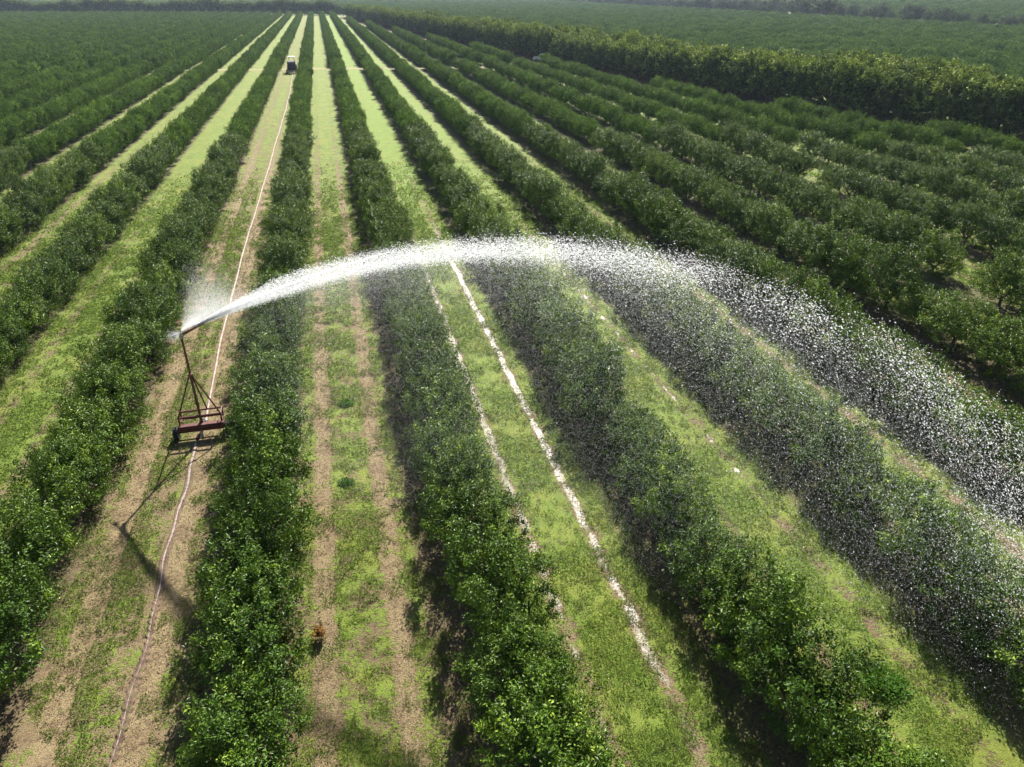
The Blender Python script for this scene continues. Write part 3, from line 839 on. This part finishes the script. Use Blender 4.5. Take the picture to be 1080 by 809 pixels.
# hose reel at the far end of the lane
RX, RY = -6.8, 185.2
reel = thing('hose_reel', 'wheeled hose reel with dark wound hose behind the tractor', 'hose reel', (RX, RY, 0))
m = MB().lathe([(.35, -.80), (1.08, -.80), (1.08, .80), (.35, .80)], (0, 0, 1.5), 'x', 32)
for k in range(9): m.lathe([(1.06, -.78+.18*k), (1.13, -.70+.18*k), (1.06, -.62+.18*k)], (0, 0, 1.5), 'x', 32)
m.build('wound_hose', M_BLACKHOSE, reel, True)
for sx in (-1, 1):
    m = MB().lathe([(1.20, sx*.83), (1.28, sx*.83), (1.28, sx*.88), (1.20, sx*.88)], (0, 0, 1.5), 'x', 32)
    for k in range(8):
        a = 2*PI*k/8; m.tube([(sx*.855, .1*math.cos(a), 1.5+.1*math.sin(a)), (sx*.855, 1.22*math.cos(a), 1.5+1.22*math.sin(a))], .025, 6)
    m.lathe([(.02, sx*.80), (.16, sx*.80), (.16, sx*.93), (.02, sx*.93)], (0, 0, 1.5), 'x', 16)
    m.build('drum_flange', M_REDPAINT, reel)
m = MB()
for sx in (-1, 1):
    m.box((sx*.98, .3, .55), (.10, 2.6, .12)); m.tube([(sx*.98, -.7, .6), (sx*.98, 0, 1.5)], .05, 8); m.tube([(sx*.98, .7, .6), (sx*.98, 0, 1.5)], .05, 8)
m.tube([(-.98, 0, 1.5), (.98, 0, 1.5)], .06, 10)
m.box((0, 1.55, .55), (1.9, .10, .12)); m.box((0, 2.1, .55), (.10, 1.1, .10))
m.build('chassis', M_REDPAINT, reel)
m = MB(); m.box((0, -1.05, .62), (2.0, .10, .16)); m.box((-.7, -1.05, .40), (.08, .08, .45)); m.box((.7, -1.05, .40), (.08, .08, .45)); m.build('rear_bar', M_STEEL, reel)
for sx in (-1, 1): wheel(reel, sx*1.22, .25, .42, .24)

# tractor beyond the reel, seen from behind
tr = thing('tractor', 'dark blue tractor with white canopy in the hose lane', 'tractor', (RX, RY+4.4, 0))
m = MB().prism([(-.7, .75), (1.9, .75), (1.95, 1.0), (1.9, 1.35), (.55, 1.5), (.4, 1.15), (-.7, 1.1)], -.36, .36); m.build('body', M_BLUE, tr)
m = MB(); m.box((0, -.25, 1.30), (.5, .5, .12)); m.box((0, -.5, 1.56), (.48, .1, .45)); m.build('seat', M_TYRE, tr)
m = MB().lathe([(.17, -.012), (.2, -.012), (.2, .012), (.17, .012)], (0, .35, 1.62), 'y', 20); m.tube([(0, .35, 1.62), (0, .55, 1.35)], .02, 6); m.build('steering_wheel', M_TYRE, tr)
for sx in (-1, 1):
    m = MB(); m.prism([(-1.0, 1.0), (-.95, 1.45), (-.4, 1.6), (.3, 1.45), (.3, 1.4), (-.4, 1.53), (-.88, 1.40), (-.93, 1.0)], sx*.48, sx*.92); m.build('mudguard', M_BLUE, tr)
    wheel(tr, sx*.80, -.35, .76, .40); wheel(tr, sx*.68, 1.55, .42, .24)
for sx in (-1, 1):
    for y_ in (-.72, .62): MB().tube([(sx*.58, y_, 1.2), (sx*.56, y_*.95, 3.02)], .03, 6).build('canopy_post', M_BLUE, tr)
m = MB(); m.box((0, -.05, 3.10), (1.55, 1.9, .10)); m.box((0, -.05, 3.18), (1.25, 1.6, .06)); m.build('canopy', M_WHITE, tr)
MB().tube([(.22, 1.2, 1.4), (.22, 1.2, 2.2)], .035, 8).build('exhaust', M_STEEL, tr)
for sx in (-1, 1): m = MB(); m.box((sx*.7, -1.02, 1.25), (.12, .04, .10)); m.build('tail_lamp', M_LAMP, tr)

# white pickup half hidden at the gap in the windbreak
pk = thing('pickup_truck', 'white pickup truck parked at the gap in the windbreak', 'pickup', (56.3, 201.5, 0), math.radians(70))
m = MB().prism([(-2.5, .45), (2.45, .45), (2.5, .8), (2.4, 1.08), (1.35, 1.16), (.6, 1.78), (-.75, 1.82), (-.85, 1.12), (-2.5, 1.12)], -.86, .86); m.build('body', M_WHITE, pk)
m = MB()
for sx in (-1, 1): m.prism([(-.65, 1.18), (1.15, 1.18), (.55, 1.70), (-.60, 1.72)], sx*.863, sx*.875)
m.build('side_window', M_DARKGLASS, pk)
m = MB(); m.V = [(-.74, 1.36, 1.19), (.74, 1.36, 1.19), (.68, .64, 1.76), (-.68, .64, 1.76)]; m.F = [[0, 1, 2, 3]]
o = m.build('windscreen', M_DARKGLASS, pk); o.location = (0, .012, .012)
m = MB(); m.box((0, -1.65, 1.14), (1.5, 1.5, .02)); m.build('cargo_bed', M_TYRE, pk)
for sx in (-1, 1):
    wheel(pk, sx*.80, 1.55, .37, .22); wheel(pk, sx*.80, -1.55, .37, .22)
    m = MB(); m.box((sx*.65, 2.47, .86), (.3, .06, .16)); m.build('headlight', M_STEEL, pk)
    m = MB(); m.box((sx*.78, -2.51, .9), (.1, .04, .26)); m.build('tail_lamp', M_LAMP, pk)

# ------------------------------------------------------------------ the water
def water_mat(name, trans=.5, clear=.52):
    k = NT(name)
    p = k.n('ShaderNodeBsdfPrincipled', {'Base Color': rgb(.93, .95, .97), 'Roughness': .25, 'Specular IOR Level': .6})
    t = k.n('ShaderNodeBsdfTranslucent', {'Color': rgb(.97, .98, 1)})
    m = k.n('ShaderNodeMixShader', {0: trans, 1: p, 2: t})
    return k.finish(k.n('ShaderNodeMixShader', {0: clear, 1: m, 2: k.n('ShaderNodeBsdfTransparent')}))
M_WATER = water_mat('sunlit_water', .82)

def fly(n, az, el, v0, kk, tb, T, start, wind=(.25, -.5, 0), dt=.03):
    """drops leave the nozzle, stay in the jet until tb, then slow down by their own drag kk; position at time T"""
    p = np.repeat(start[None], n, 0) if start.ndim == 1 else start.copy()
    v = v0[:, None]*np.stack([np.cos(el)*np.cos(az), np.cos(el)*np.sin(az), np.sin(el)], 1)
    w_ = np.array(wind); out = p.copy(); vout = v.copy(); done = np.zeros(n, bool)
    t = 0.0
    while t < T.max()+dt:
        kcur = np.where(t < tb, .020, kk)[:, None]
        rel = v - w_
        a = -kcur*np.linalg.norm(rel, axis=1, keepdims=True)*rel; a[:, 2] -= 9.81
        v = v + a*dt; p2 = p + v*dt
        fin = (~done) & ((t >= T) | (p2[:, 2] < .05))
        out[fin] = p[fin] + v[fin]*np.clip(T[fin]-t, -dt, dt)[:, None]; vout[fin] = v[fin]; done |= fin
        # landed drops are dropped
        out[fin & (p2[:, 2] < .05)] = np.nan
        p = p2; t += dt
    ok = ~np.isnan(out[:, 0]) & done
    return out, vout, ok

def drops_mesh(name, P, V, size, stretch, label, mat=M_WATER):
    n = len(P); d = unit(V); a = unit(np.cross(d, [.2, .1, 1.0])); b = np.cross(d, a)
    s = size[:, None]; L = s*stretch[:, None]
    q = np.stack([P-d*L, P+a*s, P+b*s, P-a*s, P-b*s, P+d*L], 1).reshape(-1, 3)
    i = np.arange(n)[:, None]*6
    f = np.array([(0, 2, 1), (0, 3, 2), (0, 4, 3), (0, 1, 4), (5, 1, 2), (5, 2, 3), (5, 3, 4), (5, 4, 1)]).ravel()
    Fc = (i + f[None]).reshape(-1, 3)
    o = link(name, mesh_from(name, q, Fc, mat=mat, smooth=True)); return tag(o, label, 'water', kind='stuff')

def water():
    r = np.random.default_rng(8)
    tip = NOZ + jd*1.35
    base = NOZ.copy(); base[2] -= .0
    parts = []
    def add(P, V, size, st, ok):
        parts.append((P[ok], V[ok], size[ok], st[ok]))
    # 1 the solid stream breaking up: dense, narrow, ragged
    st0 = NOZ + jd*.1
    n = 95000
    T = .03 + r.random(n)**1.25*1.2
    thick = np.clip((T-.01)/.24, 0.12, 1)
    el = EL_J + r.normal(0, .005, n); az = AZ_J + r.normal(0, .005, n)
    P, V, ok = fly(n, az, el, 24.6*(1-np.abs(r.normal(0, .015, n))), .02+np.abs(r.normal(0, .006, n)), T*0, T, st0)
    P = P + r.normal(0, 1, P.shape)*(.085*thick)[:, None]
    P[:, 2] += (r.random(n)**1.7*.62 - .12)*thick*np.clip(1.15-T*.45, .4, 1)
    torn = value_noise(T*38 + P[:, 2]*1.5, P[:, 0]*.4 + P[:, 2]*7, 1.0, 31)
    add(P, V, np.exp(r.normal(math.log(.0062), .35, n)).clip(.003, .013), r.uniform(1, 3.5, n), ok & (r.random(n) < 1.3-T*.8) & (torn > .22*r.random(n)*np.clip(T*1.6-.3, 0, 1)))
    # 2 the arch: large drops that hold together; they fall thickest where they land
    n = 46000
    T = .6 + r.random(n)**.62*2.9
    lag = np.clip(T-1.0, 0, 3)
    az = AZ_J - .012*lag + r.normal(0, .020, n); el = EL_J - np.abs(r.normal(0, .022, n)) + .004
    P, V, ok = fly(n, az, el, 24.6*(1-np.abs(r.normal(0, .03, n))), .021*np.exp(np.abs(r.normal(0, .38, n))), r.uniform(.3, 1.6, n), T, st0)
    P = P + r.normal(0, 1, P.shape)*(.08*np.clip(T, 0, 2)[:, None])
    cl = value_noise(P[:, 0]*1.1+P[:, 2]*.6, P[:, 1]*1.1-P[:, 2]*.5, 1.0, 32)
    add(P, V, np.exp(r.normal(math.log(.0078), .42, n)).clip(.003, .022), r.uniform(1, 2.8, n), ok & (cl > r.random(n)*.7))
    # 3 the curtain of middling drops falling out of the arch
    n = 82000
    T = .8 + r.random(n)**.75*3.0
    lag = np.clip(T-.9, 0, 3)
    az = AZ_J - .085*lag - .05*(r.random(n) < .4) + r.normal(0, .03, n); el = EL_J - np.abs(r.normal(0, .05, n))
    kk = .03*np.exp(r.normal(.55, .6, n)).clip(.8, 14)
    P, V, ok = fly(n, az, el, 24.6*(1-np.abs(r.normal(0, .05, n))), kk, r.uniform(.25, 1.7, n), T, st0)
    P = P + r.normal(0, .16, P.shape)
    cl = value_noise(P[:, 0]*.9+P[:, 2]*.6, P[:, 1]*.9-P[:, 2]*.5, 1.0, 33)
    add(P, V, np.exp(r.normal(math.log(.0055), .40, n)).clip(.0025, .018), r.uniform(1, 2.6, n), ok & (cl > r.random(n)*.8))
    # 3b the heavy nearer fall, where the curtain meets the trees
    n = 26000
    T = 1.9 + r.random(n)*1.7
    az = AZ_J - math.radians(8) - r.normal(0, .045, n); el = EL_J - np.abs(r.normal(0, .04, n))
    P, V, ok = fly(n, az, el, 24.6*(1-np.abs(r.normal(0, .03, n))), .042*np.exp(r.normal(0, .22, n)), r.uniform(.5, 1.4, n), T, st0)
    P = P + r.normal(0, .2, P.shape)
    add(P, V, np.exp(r.normal(math.log(.0075), .4, n)).clip(.003, .018), r.uniform(1, 2.6, n), ok)
    # 4 fine mist drifting under and beside the jet
    n = 300000
    T = .3 + r.random(n)*2.6
    az = AZ_J - .08*np.clip(T-.5, 0, 3) + r.normal(0, .05, n); el = EL_J - np.abs(r.normal(0, .06, n)) + .01
    kk = np.exp(r.uniform(math.log(.10), math.log(1.3), n))
    P, V, ok = fly(n, az, el, 24.6*(1-np.abs(r.normal(0, .05, n))), kk, r.random(n)**1.3*1.5, T, st0, wind=(.6, -1.2, .1))
    P = P + r.normal(0, .30, P.shape)
    add(P, V, r.uniform(.002, .0052, n), r.uniform(1, 1.8, n), ok)
    # 5 the fan of mist thrown up by the rocker arm close to the nozzle, thinning upwards
    n = 52000
    dlt = r.exponential(.30, n); a = EL_J + dlt
    rr_ = r.random(n)**.7*np.where(dlt < .9, 3.1, 2.2)*np.exp(r.normal(0, .16, n))
    az = AZ_J + r.normal(0, .12, n)
    d = np.stack([np.cos(a)*np.cos(az), np.cos(a)*np.sin(az), np.sin(a)], 1)
    P = NOZ + jd*.10 + np.array([0, 0, .08]) + d*rr_[:, None] + r.normal(0, 1, (n, 3))*(.02+.05*rr_)[:, None]
    add(P, d, r.uniform(.0022, .005, n), r.uniform(1, 2.5, n), a < 1.22+r.normal(0, .06, n))
    # 6 a little back spray
    n = 2600
    rr_ = r.random(n)*.6; az = AZ_J + PI + r.normal(0, .4, n); a = r.normal(-.35, .3, n)
    d = np.stack([np.cos(a)*np.cos(az), np.cos(a)*np.sin(az), np.sin(a)], 1)
    P = NOZ + d*rr_[:, None] + r.normal(0, .03, (n, 3))
    add(P, d, r.uniform(.0025, .005, n), r.uniform(1, 2, n), np.ones(n, bool))
    P = np.concatenate([p[0] for p in parts]); V = np.concatenate([p[1] for p in parts]); s_ = np.concatenate([p[2] for p in parts]); st = np.concatenate([p[3] for p in parts])
    print('drops', len(P))
    drops_mesh('water_spray', P, V, s_, st, 'white arch of water drops thrown by the sprinkler over the rows')
    # the unbroken stream at the nozzle
    T = np.linspace(0, .42, 40); pp = []
    p = NOZ+jd*1.3; v = jd*25
    dt = .42/39
    for i in range(40):
        pp.append(p.copy()); v = v - .02*np.linalg.norm(v)*v*dt; v[2] -= 9.81*dt; p = p+v*dt
    m = MB().tube([tuple(q) for q in pp], [.026+.0006*min(i, 26)-.003*max(0, i-26) for i in range(40)], 12)
    o = m.build('water_jet', M_WATER, None, True); tag(o, 'solid white core of the jet leaving the sprinkler gun', 'water', kind='stuff')
water()

# ------------------------------------------------------------------ air
def haze():
    x0, x1, y0, y1, z0, z1 = -2500, 2650, -760, 3460, -1.0, 46.0
    V = [(x, y, z) for z in (z0, z1) for y in (y0, y1) for x in (x0, x1)]
    Fc = [(0, 2, 3, 1), (4, 5, 7, 6), (0, 1, 5, 4), (2, 6, 7, 3), (0, 4, 6, 2), (1, 3, 7, 5)]
    k = NT('pale_air')
    vol = k.n('ShaderNodeVolumePrincipled', {'Color': rgb(.66, .80, 1.0), 'Density': .00012, 'Anisotropy': .2})
    k.t.links.new(vol.outputs[0], k.out.inputs['Volume'])
    o = link('haze', mesh_from('haze', np.array(V, float), np.array(Fc), mat=k.m)); tag(o, 'thin bluish haze over the far groves', 'haze', kind='stuff')
    o.display_type = 'WIRE'
haze()
